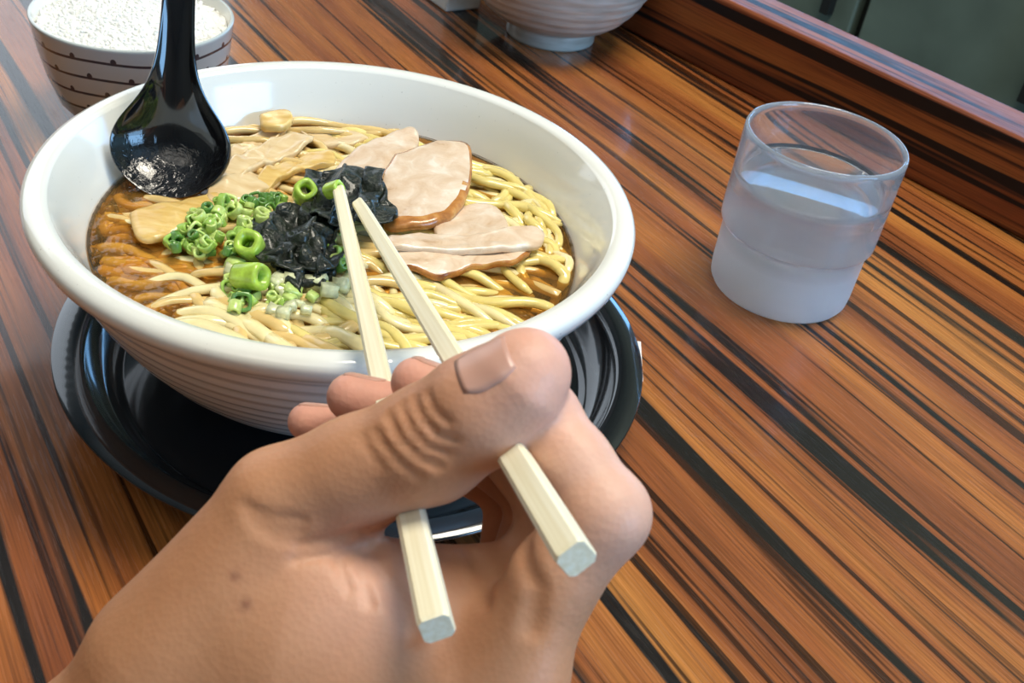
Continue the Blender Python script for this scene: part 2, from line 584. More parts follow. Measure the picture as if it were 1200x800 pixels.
# the deeper tangle below them, too many to count
UV, UF = [], []
k_ = 0
while k_ < 330:
    sp_ = noodle_spec(False)
    if not sp_: continue
    o = make_noodle(*sp_, rng.normal(0, .5), rng.normal(0, .02))
    if not o: continue
    b0 = len(UV); UV += [tuple(v_.co + o.location) for v_ in o.data.vertices]
    UF += [tuple(i_ + b0 for i_ in f_.vertices) for f_ in o.data.polygons]
    me_ = o.data; bpy.data.objects.remove(o); bpy.data.meshes.remove(me_)
    k_ += 1
und = mesh_obj('noodle_tangle', UV, UF, M['noodle_tan'])
tag(und, 'tangle of tan noodles sunk deeper in the broth', 'noodles', kind='stuff')

# ------------------------------------------------------------------ pork, bamboo shoots
t = NT('pork').set(color=(0.74, 0.55, 0.42), rough=0.28, coat=0.6, coat_rough=0.08)
v = t.coords()
n1 = t.noise(v, 95, 4, .6, .6); n2 = t.noise(t.coords(scale=(1, 6, 1)), 60, 4)
cc = t.ramp(n1, [(0.26, (0.44, 0.24, 0.11)), (0.36, (0.70, 0.50, 0.33)), (0.55, (0.80, 0.63, 0.47)), (0.68, (0.86, 0.77, 0.64))])
t.base(cc); t.bump(t.mix(.5, n1, n2), .8, .0016)
M['pork'] = t.m
t = NT('pork_crust').set(rough=0.25, coat=0.4, coat_rough=0.1)
n1 = t.noise(t.coords(), 160, 4)
t.base(t.ramp(n1, [(0.3, (0.20, 0.055, 0.012)), (0.55, (0.50, 0.20, 0.045)), (0.75, (0.66, 0.36, 0.11))])); t.bump(n1, .5, .001)
M['pork_crust'] = t.m
t = NT('bamboo').set(rough=0.2, coat=0.4, coat_rough=0.08, sss=0.1, sss_r=(1, .6, .2), sss_s=.002)
n1 = t.noise(t.coords(scale=(1, 5, 1)), 70, 3)
t.base(t.ramp(n1, [(0.3, (0.66, 0.40, 0.10)), (0.6, (0.80, 0.56, 0.20)), (0.8, (0.84, 0.66, 0.32))])); t.bump(n1, .3, .001)
M['bamboo'] = t.m
t = NT('bamboo_pale').set(rough=0.2, coat=0.4, coat_rough=0.08)
n1 = t.noise(t.coords(scale=(1, 4, 1)), 60, 3)
t.base(t.ramp(n1, [(0.3, (0.68, 0.46, 0.22)), (0.6, (0.80, 0.62, 0.36)), (0.8, (0.86, 0.74, 0.50))])); t.bump(n1, .3, .001)
M['bamboo_pale'] = t.m


def slab(name, px, z, th, mat, label, cat, group=None, edge_mat=None, tilt=(0, 0), wob=.0006, zs=None):
    """a slice: outline given in photo pixels on the plane z, thickened by th, gently wavy"""
    pts = [on(x, y, z) for x, y in px]
    c = np.mean(pts, axis=0)
    o2 = catmull([(p - c)[:2] for p in pts] + [(pts[0] - c)[:2]], 4)[:-1]
    n = len(o2)
    V, Fc, mi = [], [], []
    rings = []
    ph = rng.uniform(0, 6, 4)

    def hz(x, y): return wob * (math.sin(x * 170 + ph[0]) + math.sin(y * 210 + ph[1]) + .6 * math.sin((x + y) * 420 + ph[2])) + tilt[0] * x + tilt[1] * y

    for s, dz in ((0.0, th), (.5, th), (.82, th), (.94, th * .97), (1.0, th * .75), (1.0, th * .25), (.95, 0), (0.0, 0)):
        ring = []
        if s == 0:
            ring = [len(V)]; V.append((0, 0, hz(0, 0) + dz))
        else:
            for q in o2:
                x, y = q * s
                ring.append(len(V)); V.append((x, y, hz(x, y) + dz))
        rings.append(ring)
    for ri, (a, b) in enumerate(zip(rings[:-1], rings[1:])):
        for i in range(n):
            j = (i + 1) % n
            if len(a) == 1: Fc.append((a[0], b[i], b[j]))
            elif len(b) == 1: Fc.append((a[i], b[0], a[j]))
            else: Fc.append((a[i], b[i], b[j], a[j]))
            od = o2[i] / (np.linalg.norm(o2[i]) + 1e-9)
            lowright = od[0] * .5 - od[1] * .87 + .18 * math.sin(i * 1.7)
            mi.append(1 if edge_mat and (3 <= ri <= 5 or (ri == 2 and lowright > .35 and wob < .0007)) else 0)
    me = bpy.data.meshes.new(name); me.from_pydata(V, [], Fc); me.update()
    me.materials.append(mat)
    if edge_mat: me.materials.append(edge_mat)
    for p, k in zip(me.polygons, mi): p.material_index = k; p.use_smooth = True
    bm = bmesh.new(); bm.from_mesh(me); bmesh.ops.recalc_face_normals(bm, faces=bm.faces); bm.to_mesh(me); bm.free()
    o = bpy.data.objects.new(name, me); col.objects.link(o)
    o.location = c
    tag(o, label, cat, group)
    return o


PG = 'pork slices in the ramen'
slab('pork_slice', [(452, 165), (478, 157), (490, 164), (487, 184), (468, 196), (452, 222), (420, 214), (392, 206), (404, 190), (428, 175)], .0680, .0035,
     M['pork'], 'pale pork slice half hidden behind the nori and the large slice', 'meat', PG, M['pork'])
slab('pork_slice', [(462, 190), (511, 180), (545, 184), (552, 202), (550, 226), (541, 246), (519, 264), (492, 270), (455, 268), (446, 252), (444, 230), (449, 210)], .0712, .0042,
     M['pork'], 'large round pork slice with a browned crust edge', 'meat', PG, M['pork_crust'], tilt=(0, .06))
slab('pork_slice', [(505, 262), (540, 246), (575, 246), (592, 262), (592, 282), (555, 290), (515, 286)], .0690, .0030,
     M['pork'], 'small pale pork slice tucked beside the large crusted slice', 'meat', PG, M['pork'])
slab('pork_slice', [(452, 286), (500, 279), (560, 280), (618, 273), (636, 279), (630, 292), (590, 297), (520, 300), (455, 298)], .0710, .0030,
     M['pork'], 'long narrow pork slice lying flat over another slice on the noodles', 'meat', PG, M['pork'])
slab('pork_slice', [(450, 294), (520, 296), (600, 292), (622, 298), (600, 314), (565, 316), (540, 322), (515, 330), (485, 322), (455, 318)], .0682, .0028,
     M['pork'], 'ragged edged pork slice lying lowest on the noodles', 'meat', PG, M['pork_crust'], wob=.0009)

BG = 'bamboo shoots in the ramen'
slab('bamboo_shoot', [(152, 258), (172, 250), (212, 244), (250, 232), (262, 238), (240, 256), (212, 276), (178, 288), (160, 280)], .0670, .0032, M['bamboo'],
     'flat orange yellow bamboo shoot floating below the spoon', 'bamboo shoot', BG)
slab('bamboo_shoot', [(304, 142), (318, 137), (338, 139), (343, 148), (330, 154), (308, 152)], .0705, .0035, M['bamboo'],
     'small orange bamboo shoot piece at the far edge of the broth', 'bamboo shoot', BG)
for k, (pxs, z, mt, lab) in enumerate((
        ([(262, 205), (282, 186), (310, 170), (345, 160), (368, 166), (352, 178), (318, 190), (285, 210), (268, 218)], .0690, 'bamboo_pale', 'long pale bamboo shoot strip topmost of the heap beside the spoon'),
        ([(300, 212), (320, 196), (352, 184), (384, 182), (392, 194), (360, 200), (330, 212), (308, 224)], .0688, 'bamboo', 'golden bamboo shoot strip running towards the nori'),
        ([(244, 226), (270, 214), (304, 206), (330, 214), (300, 232), (262, 242), (244, 240)], .0672, 'bamboo_pale', 'wide pale bamboo shoot strip beside the scallion rings'),
        ([(268, 184), (286, 166), (312, 154), (336, 156), (318, 168), (290, 184), (275, 194)], .0672, 'bamboo_pale', 'pale bamboo shoot strip at the back of the heap'),
        ([(352, 160), (380, 154), (420, 158), (432, 166), (405, 174), (372, 172)], .0668, 'bamboo_pale', 'pale bamboo shoot strip between the heap and the pork'))):
    slab('bamboo_shoot', pxs, z, .0024, M[mt], lab, 'bamboo shoot', BG, wob=.0012)

# ------------------------------------------------------------------ scallions and onion
for nm, c in (('scallion_light', (0.60, 0.76, 0.22)), ('scallion_mid', (0.36, 0.58, 0.10)), ('scallion_dark', (0.12, 0.28, 0.05)),
              ('scallion_lime', (0.46, 0.68, 0.08)), ('onion_white', (0.70, 0.72, 0.44))):
    t = NT(nm).set(color=c, rough=0.25, coat=0.3, coat_rough=0.1)
    n1 = t.noise(t.coords(scale=(1, 1, 1)), 260, 3)
    t.base(t.ramp(n1, [(0.3, tuple(x * .65 for x in c)), (0.7, tuple(min(1, x * 1.18) for x in c))])); t.bump(n1, .3, .0008)
    M[nm] = t.m


def ring_mesh(name, ro, ri, h, n=14, sq=0.0):
    V, Fc = [], []
    for (r, z) in ((ri, -h / 2), (ro * .94, -h / 2), (ro, -h / 2 * .8), (ro, h / 2 * .8), (ro * .94, h / 2), (ri, h / 2)):
        for k in range(n):
            a = 2 * math.pi * k / n
            q = 1 + sq * math.cos(2 * a)
            V.append((r * q * math.cos(a), r / q * math.sin(a), z))
    for i in range(6):
        for k in range(n):
            j = (k + 1) % n
            i2 = (i + 1) % 6
            Fc.append((i * n + k, i * n + j, i2 * n + j, i2 * n + k))
    o = mesh_obj(name, V, Fc, None)
    me = o.data
    bpy.data.objects.remove(o)
    return me


ring_protos = {}
for mt in ('scallion_light', 'scallion_mid', 'scallion_dark'):
    for k in range(3):
        me = ring_mesh('scallion_ring', (.0026, .0031, .0022)[k], (.0016, .0020, .0012)[k], (.0032, .0026, .0040)[k], 14, (.05, .18, .0)[k])
        me.materials.append(M[mt]); ring_protos[(mt, k)] = me
sc = 0
for cluster, num, (cx, cy, sx, sy) in (('a', 120, (270, 266, 56, 30)), ('b', 22, (316, 240, 30, 9)), ('c', 16, (396, 292, 12, 20)), ('d', 26, (300, 345, 34, 16)), ('e', 16, (222, 285, 22, 12))):
    for i in range(num):
        px, py = cx + rng.uniform(-1, 1) * sx, cy + rng.uniform(-1, 1) * sy
        if cluster == 'a' and ((px - cx) / sx) ** 2 + ((py - cy) / sy) ** 2 > 1.1: continue
        lay = rng.uniform(0, 1)
        z = SZ + .0015 + .0062 * lay * (1 if cluster in 'ac' else .5)
        p = on(px, py, z)
        mt = rng.choice(['scallion_light', 'scallion_mid', 'scallion_dark'], p={'a': [.55, .38, .07], 'b': [.1, .4, .5], 'c': [.3, .6, .1], 'd': [.5, .35, .15], 'e': [.1, .4, .5]}[cluster])
        o = bpy.data.objects.new('scallion_ring', ring_protos[(mt, int(rng.integers(0, 3)))])
        col.objects.link(o)
        o.location = p
        o.rotation_euler = (rng.normal(0, .55), rng.normal(0, .55), rng.uniform(0, 6.28))
        s = rng.uniform(.65, 1.1); o.scale = (s, s, s)
        lab = {'scallion_light': 'light green chopped scallion ring in the heap beside the nori', 'scallion_mid': 'mid green chopped scallion ring in the heap beside the nori',
               'scallion_dark': 'dark green chopped scallion ring in the heap beside the nori'}[mt]
        tag(o, lab, 'scallion', {'scallion_light': 'light green scallion rings', 'scallion_mid': 'mid green scallion rings', 'scallion_dark': 'dark green scallion rings'}[mt])
        sc += 1


def chunk(name, p, size, rot, mat, label, cat, group=None, hollow=False, wob=.12):
    bm = bmesh.new()
    bmesh.ops.create_cube(bm, size=1.0)
    bmesh.ops.subdivide_edges(bm, edges=bm.edges, cuts=2, use_grid_fill=True)
    for v in bm.verts:
        n = v.co.normalized()
        v.co = v.co.lerp(n * .62, .15)
        v.co += Vector(rng.normal(0, wob * .3, 3))
        v.co = Vector((v.co.x * size[0], v.co.y * size[1], v.co.z * size[2]))
    me = bpy.data.meshes.new(name); bm.to_mesh(me); bm.free()
    me.materials.append(mat)
    for q in me.polygons: q.use_smooth = True
    o = bpy.data.objects.new(name, me); col.objects.link(o)
    o.location = p; o.rotation_euler = rot
    tag(o, label, cat, group)
    return o


# larger lime-green pieces: curled thick-walled segments
def scallion_segment(px, py, z, ro, h, rot, label):
    me = ring_mesh('scallion_piece', ro, ro * .50, h, 20, .10)
    me.materials.append(M['scallion_lime'])
    o = bpy.data.objects.new('scallion_piece', me); col.objects.link(o)
    o.location = on(px, py, z); o.rotation_euler = rot
    tag(o, label, 'scallion', 'large lime green scallion pieces')


scallion_segment(357, 226, .0755, .0040, .0120, (.75, .15, .2), 'tall lime green scallion piece standing against the top of the nori')
scallion_segment(293, 288, .0745, .0046, .0095, (.55, -.35, .5), 'lime green scallion piece beside the middle of the nori')
scallion_segment(293, 324, .0735, .0044, .0105, (1.2, .1, 1.2), 'lime green scallion piece lying below another one near the noodles')
scallion_segment(391, 222, .0850, .0028, .0060, (.9, .5, .9), 'pale green scallion piece pinched at the chopstick tip')
for k in range(26):
    px, py = [(rng.uniform(322, 388), rng.uniform(328, 372)), (rng.uniform(262, 285), rng.uniform(306, 322)), (rng.uniform(395, 412), rng.uniform(300, 335))][0 if k < 18 else (1 if k < 21 else 2)]
    s = rng.uniform(.0030, .0062)
    chunk('onion_bit', on(px, py, SZ + .0035 + rng.uniform(0, .002)), (s, s * rng.uniform(.6, 1), s * .7), tuple(rng.uniform(-.5, .5, 3)), M['onion_white'] if k % 4 else M['scallion_light'],
          'small pale chopped onion bit between the nori and the noodles', 'onion', 'pale onion bits')

# ------------------------------------------------------------------ nori
t = NT('nori').set(rough=0.36, coat=0.35, coat_rough=0.07, spec=0.35)
n1 = t.noise(t.coords(), 230, 5, .65); n2 = t.noise(t.coords(), 700, 3)
t.base(t.ramp(n1, [(0.3, (0.004, 0.006, 0.004)), (0.6, (0.014, 0.020, 0.012)), (0.8, (0.035, 0.048, 0.030))])); t.bump(t.mix(.5, n1, n2), .8, .002)
M['nori'] = t.m


def nori_sheet(corners, zc, amp, seed, label, nu=40, nv=32, th=.0007, fold=2.0):
    """crumpled sheet: four pixel corners with heights, folded by layered sines"""
    r2 = np.random.default_rng(seed)
    c = [on(x, y, z) for (x, y), z in zip(corners, zc)]
    ph = r2.uniform(0, 6.28, 12); V = []
    ctr = np.mean(c, axis=0)
    for i in range(nu):
        for j in range(nv):
            u, w_ = i / (nu - 1), j / (nv - 1)
            p = (1 - u) * (1 - w_) * c[0] + u * (1 - w_) * c[1] + u * w_ * c[2] + (1 - u) * w_ * c[3]
            h = math.sin(u * 6.3 * fold + ph[0] + 1.5 * math.sin(w_ * 5 + ph[1])) * .45 + math.sin(w_ * 6.3 * fold * .8 + ph[2] + 1.4 * math.sin(u * 6 + ph[3])) * .45
            h += .28 * math.sin(u * 31 + ph[4] + 2 * math.sin(w_ * 17 + ph[8])) + .25 * math.sin(w_ * 29 + ph[5] + 2 * math.sin(u * 13 + ph[9]))
            dx = .0016 * math.sin(u * 23 + ph[6] + w_ * 9) ; dy = .0016 * math.sin(w_ * 21 + ph[7] + u * 11)
            e = min(u, 1 - u, w_, 1 - w_)
            k = min(1, e * 5)
            p = p + np.array([dx, dy, h * amp * (.35 + .65 * k)])
            # ragged, round-cornered edge
            cu, cw = (u - .5) * 2, (w_ - .5) * 2
            q = (cu ** 6 + cw ** 6) ** (1 / 6.0); q2 = math.hypot(cu, cw)
            sc_ = 1.0 if q2 < 1e-6 else (.55 + .45 * q / q2) * (1 + .05 * math.sin(9 * math.atan2(cw, cu) + ph[10]) * q)
            p[:2] = ctr[:2] + (p[:2] - ctr[:2]) * sc_
            V.append(p - ctr)
    Fc = [(i * nv + j, (i + 1) * nv + j, (i + 1) * nv + j + 1, i * nv + j + 1) for i in range(nu - 1) for j in range(nv - 1)]
    o = mesh_obj('nori_sheet', V, Fc, M['nori'])
    o.location = ctr
    md = o.modifiers.new('thickness', 'SOLIDIFY'); md.thickness = th; md.offset = -1
    tag(o, label, 'nori', 'nori in the ramen')
    return o


nori_sheet([(352, 198), (446, 192), (468, 262), (370, 262)], [.0745, .0775, .0770, .079], .0034, 3, 'black nori sheet gripped between the chopstick tips')
nori_sheet([(292, 250), (402, 232), (398, 322), (305, 312)], [.0725, .0775, .0740, .0735], .0042, 5, 'crumpled wet black nori lump beside the scallion heap')
nori_sheet([(316, 278), (392, 268), (392, 338), (330, 338)], [.0730, .0750, .0705, .0710], .0036, 9, 'ragged nori piece hanging down over the onion bits')

# ------------------------------------------------------------------ spoon
SPOON_Z = 0.104
Bp = on(198, 231, .0640); Rp = on(206, 84, SPOON_Z)
ds = Rp - Bp; ds /= np.linalg.norm(ds)
side = np.cross(ds, [0, 0, 1]); side /= np.linalg.norm(side)
nrm = np.cross(side, ds)
if nrm[2] < 0: nrm = -nrm
S = np.array([0, .0016, .0042, .0083, .013, .0188, .0242, .0288, .0352, .0414, .0477, .0538, .0632, .0724, .0846, .1088, .145, .158, .162])
W = np.array([.0045, .0096, .0136, .0179, .0207, .0217, .0205, .0178, .0127, .0091, .0072, .0062, .0055, .0052, .0051, .0053, .0062, .0060, .0035])
Dp = np.array([.0000, .0014, .0038, .0068, .0092, .0104, .0100, .0086, .0064, .0046, .0034, .0026, .0019, .0015, .0013, .0012, .0012, .0010, .0005])
ss = np.concatenate([np.linspace(0, .01, 9)[:-1], np.linspace(.01, .07, 26)[:-1], np.linspace(.07, .162, 18)])
V, Fc = [], []
nt = 21


def smooth_interp(x, X, Y):
    # monotone-ish smoothing: average of nearby linear samples
    return float(np.mean([np.interp(x + dx, X, Y) for dx in np.linspace(-.003, .003, 7)])) if .003 < x < .158 else float(np.interp(x, X, Y))


TH = .0016
rows = []
for lay in (0, 1):
    g = []
    for s in ss:
        wdt, dep = smooth_interp(s, S, W), smooth_interp(s, S, Dp)
        ww = wdt + (0.0 if lay == 0 else .0008)
        row = []
        for k in range(nt):
            q = -1 + 2 * k / (nt - 1)
            # deep trough: edge at 0, centre at -dep
            h = -dep * (1 - abs(q) ** 2.6)
            lift = .0016 * 0
            p = Bp + ds * s + side * (q * ww) + nrm * (h - (TH if lay else 0) + .0035)
            row.append(len(V)); V.append(p)
        g.append(row)
    rows.append(g)
for lay in (0, 1):
    g = rows[lay]
    for i in range(len(ss) - 1):
        for k in range(nt - 1):
            Fc.append((g[i][k], g[i + 1][k], g[i + 1][k + 1], g[i][k + 1]))
a, b = rows
for i in range(len(ss) - 1):
    for k in (0, nt - 1): Fc.append((a[i][k], b[i][k], b[i + 1][k], a[i + 1][k]))
for i in (0, len(ss) - 1):
    for k in range(nt - 1): Fc.append((a[i][k], b[i][k], b[i][k + 1], a[i][k + 1]))
spoon = mesh_obj('soup_spoon', [p - Bp for p in V], Fc, M['spoon_plastic'])
spoon.location = Bp
bv = spoon.modifiers.new('edge', 'BEVEL'); bv.width = .0004; bv.segments = 2; bv.limit_method = 'ANGLE'
tag(spoon, 'glossy black soup spoon dipped upright into the broth beside the bamboo shoots', 'spoon')

# ------------------------------------------------------------------ water glass
GX, GY = 0.1257, 0.4562
t = NT('glass').set(color=(0.93, 0.97, 1.0), rough=0.03, trans=1.0, ior=1.45)
# condensation mist, plus light gathered in the thick base painted as white
mist = t.n('BsdfTranslucent'); mist.inputs[0].default_value = (0.95, 0.97, 1.0, 1)
dif = t.n('BsdfDiffuse'); dif.inputs[0].default_value = (0.95, 0.97, 1.0, 1)
mm = t.n('MixShader'); mm.inputs[0].default_value = .5; t.link(mist.outputs[0], mm.inputs[1]); t.link(dif.outputs[0], mm.inputs[2])
sp = t.n('SeparateXYZ'); t.link(t.coords(), sp.inputs[0])
zz = t.n('MapRange'); zz.inputs[1].default_value = 0.0; zz.inputs[2].default_value = 0.082; t.link(sp.outputs[2], zz.inputs[0])
mist_and_light = t.ramp(zz.outputs[0], [(0.0, 0.80), (0.28, 0.62), (0.42, 0.24), (0.62, 0.13), (0.75, 0.13), (0.94, 0.07), (0.98, 0.16), (1.0, 0.22)])
mx = t.n('MixShader'); t.link(mist_and_light, mx.inputs[0]); t.link(t.b.outputs[0], mx.inputs[1]); t.link(mm.outputs[0], mx.inputs[2]); t.link(mx.outputs[0], t.out.inputs[0])
M['glass'] = t.m
gprof = [(0, .0012), (.026, .0012), (.030, .0), (.0325, .0006), (.0340, .0030), (.0345, .0080), (.0348, .0315), (.0352, .0328), (.0364, .0340), (.0370, .0352), (.0371, .038),
         (.0373, .078), (.0372, .0806), (.0366, .0818), (.0358, .0818), (.0352, .0808), (.0350, .078), (.0346, .040), (.0338, .0352), (.0328, .0325), (.0324, .030), (.0318, .0140), (.0300, .0100), (.025, .0085), (0, .0083)]
glass = lathe('water_glass', gprof, M['glass'], None, (GX, GY, 0), 96)
tag(glass, 'misted stackable drinking glass with a stepped waist on the wood table', 'glass')
t = NT('water').set(color=(0.96, 0.98, 1.0), rough=0.0, trans=1.0, ior=1.33)
M['water'] = t.m
wprof = [(0, .0600), (.0340, .0600), (.0349, .0606)] + [(r + .00012, z) for r, z in ((.0346, .0560), (.0346, .040), (.0338, .0352), (.0328, .0325), (.0324, .030), (.0318, .0140), (.0300, .0100), (.025, .0085))] + [(0, .00818)]
water = lathe('water', wprof, M['water'], None, (GX, GY, 0), 96)
tag(water, 'clear drinking water filling the misted glass', 'water')

# ------------------------------------------------------------------ rice bowl
RX, RY = -0.2184, 0.5176
t = NT('rice_bowl_glaze').set(rough=0.2, coat=0.4, coat_rough=0.08)
tc = t.n('TexCoord'); sp = t.n('SeparateXYZ'); t.link(tc.outputs['Object'], sp.inputs[0])
ang = t.math('ARCTAN2', sp.outputs[1], sp.outputs[0])
wob = t.math('MULTIPLY', t.math('SINE', t.math('MULTIPLY', ang, 5.0)), .0007)
zc = t.math('ADD', sp.outputs[2], wob)
fz = t.math('FRACT', t.math('MULTIPLY', zc, 1 / .0095))
line = t.math('LESS_THAN', t.math('ABSOLUTE', t.math('SUBTRACT', fz, .5)), .075)
row = t.math('FLOOR', t.math('ADD', t.math('MULTIPLY', zc, 1 / .0095), 0.0))
aa = t.math('FRACT', t.math('ADD', t.math('MULTIPLY', ang, 2.4), t.math('MULTIPLY', row, .37)))
du = t.math('MULTIPLY', t.math('SUBTRACT', aa, .5), 4.2)
dv = t.math('MULTIPLY', t.math('SUBTRACT', fz, .62), 1.6)
rr2 = t.math('ADD', t.math('MULTIPLY', du, du), t.math('MULTIPLY', dv, dv))
dot = t.math('LESS_THAN', rr2, .085)
inside = t.math('GREATER_THAN', t.math('ADD', t.math('MULTIPLY', sp.outputs[0], sp.outputs[0]), t.math('MULTIPLY', sp.outputs[1], sp.outputs[1])), .0)
mk = t.math('MAXIMUM', line, dot)
low = t.math('LESS_THAN', sp.outputs[2], .0575)
mk = t.math('MULTIPLY', mk, low)
t.base(t.mix(mk, (0.52, 0.56, 0.54), (0.03, 0.04, 0.055)))
M['rice_bowl_glaze'] = t.m
simple('white_glaze', (0.82, 0.81, 0.75), 0.15, coat=0.4)
RB_ = tag(empty('rice_bowl', (RX, RY, 0)), 'small grey bowl with dark painted lines and dots behind the ramen bowl', 'bowl')
lathe('bowl_body', [(0, .003), (.024, .003), (.0255, 0), (.028, 0), (.0285, .0045), (.034, .0075), (.0405, .0160), (.0450, .0300), (.0480, .0450), (.0497, .0585), (.0500, .0598), (.0495, .0606), (.0484, .0604)],
      M['rice_bowl_glaze'], RB_)
lathe('bowl_inside', [(.0484, .0604), (.0470, .0560), (.0450, .042), (.040, .024), (.030, .012), (0, .009)], M['white_glaze'], RB_)
# rice: grains as one stuff object
t = NT('rice_grain').set(color=(0.90, 0.89, 0.82), rough=0.35, sss=.2, sss_r=(1, .9, .7), sss_s=.002)
t.base(t.ramp(t.noise(t.coords(), 200, 2), [(0.3, (0.90, 0.895, 0.84)), (0.7, (0.95, 0.945, 0.90))]))
M['rice_grain'] = t.m
V, Fc = [], []
bm = bmesh.new(); bmesh.ops.create_icosphere(bm, subdivisions=1, radius=1.0)
gv = np.array([v.co[:] for v in bm.verts]); gf = [[v.index for v in f.verts] for f in bm.faces]; bm.free()
# a lumpy mound under the grains
NM = 40
mound = [(0.0, .0595)] + [(r, .0595 - .0050 * (r / .0465) ** 2) for r in np.linspace(.004, .0462, 14)] + [(.045, .045), (0, .045)]
for k in range(2300):
    r = .0462 * math.sqrt(rng.uniform()); a = rng.uniform(0, 6.283)
    z = .0592 - .0050 * (r / .0465) ** 2 + rng.uniform(-.0006, .0004)
    q = Matrix.Rotation(rng.uniform(0, 6.28), 3, 'Z') @ Matrix.Rotation(rng.normal(0, .5), 3, 'Y')
    Q = np.array(q)
    g = (gv * np.array([.0026, .00105, .00100])) @ Q.T + np.array([r * math.cos(a), r * math.sin(a), z])
    b0 = len(V); V += list(g); Fc += [tuple(i + b0 for i in f) for f in gf]
rice = mesh_obj('steamed_rice', V, Fc, M['rice_grain'])
rice.location = (RX, RY, 0)
tag(rice, 'steamed white rice filling the small grey bowl', 'rice', kind='stuff')
rc = lathe('rice_mound', mound, M['rice_grain'], rice, None, 48)
tag(rc, kind='stuff')

# ------------------------------------------------------------------ far bowl and white box
t = NT('stoneware').set(rough=0.3, coat=0.2)
n1 = t.noise(t.coords(scale=(1, 1, 6)), 40, 4)
t.base(t.ramp(n1, [(0.3, (0.40, 0.37, 0.31)), (0.55, (0.54, 0.51, 0.44)), (0.75, (0.64, 0.62, 0.56))]))
M['stoneware'] = t.m
o2 = catmull([(.0315, .0105), (.046, .0175), (.0585, .0315), (.0675, .0500), (.0730, .0690)], 10)
o2 = [(r + .0004 * math.sin(z * 2 * math.pi / .0065), z) for r, z in o2]
far = lathe('side_bowl', [(0, .003), (.026, .003), (.0285, .0), (.0312, .0), (.0318, .0015), (.0312, .0095)] + o2 + [(.0733, .0702), (.0722, .0708), (.071, .0695), (.064, .047), (.050, .026), (.03, .015), (0, .013)],
            M['stoneware'], None, (-0.0092, 0.7453, 0), 96)
tag(far, 'beige ridged stoneware bowl on a narrow foot beside the rail', 'bowl')
c0, c1 = on(522, 15), on(496, -4)
wb = tag(empty('condiment_box', c0, math.atan2(c1[1] - c0[1], c1[0] - c0[0])), 'slim white condiment box standing beside the beige bowl', 'box')
# local x runs along its left side, depth towards -y
box('box_body', 0, .11, -.030, 0, 0.0, .030, M['white_box'], wb, .002)
box('box_lid', -.001, .111, -.031, .001, .0302, .038, M['white_box'], wb, .002)

# ------------------------------------------------------------------ chopsticks
t = NT('chopstick_wood').set(rough=0.5, spec=.35)
n1 = t.noise(t.coords(scale=(60, 60, 1.2)), 12, 3)
t.base(t.ramp(n1, [(0.3, (0.78, 0.69, 0.46)), (0.55, (0.88, 0.81, 0.60)), (0.75, (0.91, 0.87, 0.70))])); t.bump(n1, .15, .0005)
M['chopstick_wood'] = t.m


def chopstick(tip, end, roll, label, w0=.0042, w1=.0066):
    L = np.linalg.norm(end - tip)
    V, Fc = [], []
    secs = [(0, w0 * .72), (.0012, w0 * .95), (.004, w0)] + [(L * k / 6, w0 + (w1 - w0) * k / 6) for k in range(1, 6)] + [(L - .001, w1), (L, w1 * .93)]
    n = 8
    for s, w_ in secs:
        h = w_ / 2; c = h * .70
        for x, y in ((h, -c), (h, c), (c, h), (-c, h), (-h, c), (-h, -c), (-c, -h), (c, -h)):
            V.append((x, y, s))
    for i in range(len(secs) - 1):
        for k in range(n):
            j = (k + 1) % n
            Fc.append((i * n + k, i * n + j, (i + 1) * n + j, (i + 1) * n + k))
    Fc.append(tuple(range(n))[::-1]); Fc.append(tuple((len(secs) - 1) * n + k for k in range(n)))
    o = mesh_obj('chopstick', V, Fc, M['chopstick_wood'], None, False)
    d = Vector(end - tip)
    o.rotation_mode = 'QUATERNION'
    from mathutils import Quaternion
    o.rotation_quaternion = d.to_track_quat('Z', 'Y') @ Quaternion((0, 0, 1), roll)
    o.location = tip
    tag(o, label, 'chopstick', 'pair of disposable chopsticks')
    return o


CH1_END, CH2_END = .203, .190
chopstick(on(397, 222, .0850), at(512, 737, CH1_END), math.radians(20), 'pale wooden chopstick resting in the crook of the thumb')
chopstick(on(420, 238, .0850), at(676, 655, CH2_END), math.radians(38), 'pale wooden chopstick lying against the index finger')

# ------------------------------------------------------------------ the hand: one continuous surface from a distance field
MM = .001


def J(x, y, d): return at(x, y, d)


# every finger: joints (pixel x, pixel y, depth) and radii in mm
FING = {
    'thumb': [((205, 775, .238), 15.0), ((328, 590, .237), 12.4), ((420, 552, .2335), 12.0), ((503, 520, .2300), 12.6), ((562, 480, .2265), 12.0), ((607, 448, .2240), 10.4), ((620, 432, .2238), 8.4)],
    'index': [((592, 795, .226), 11.5), ((648, 680, .2245), 9.4), ((707, 602, .2225), 9.5), ((672, 545, .2260), 8.2), ((634, 488, .2300), 8.0), ((590, 432, .2410), 6.4)],
    'middle': [((575, 800, .246), 12.0), ((622, 695, .2465), 9.8), ((660, 592, .2475), 9.6), ((575, 494, .2520), 8.2), ((488, 448, .2570), 6.2)],
    'ring': [((585, 780, .268), 11.0), ((640, 582, .2690), 8.8), ((525, 497, .2700), 7.6), ((411, 465, .2705), 6.1)],
    'pinky': [((590, 750, .288), 9.5), ((602, 575, .2870), 7.4), ((458, 508, .2855), 6.3), ((359, 494, .2840), 5.0)],
}
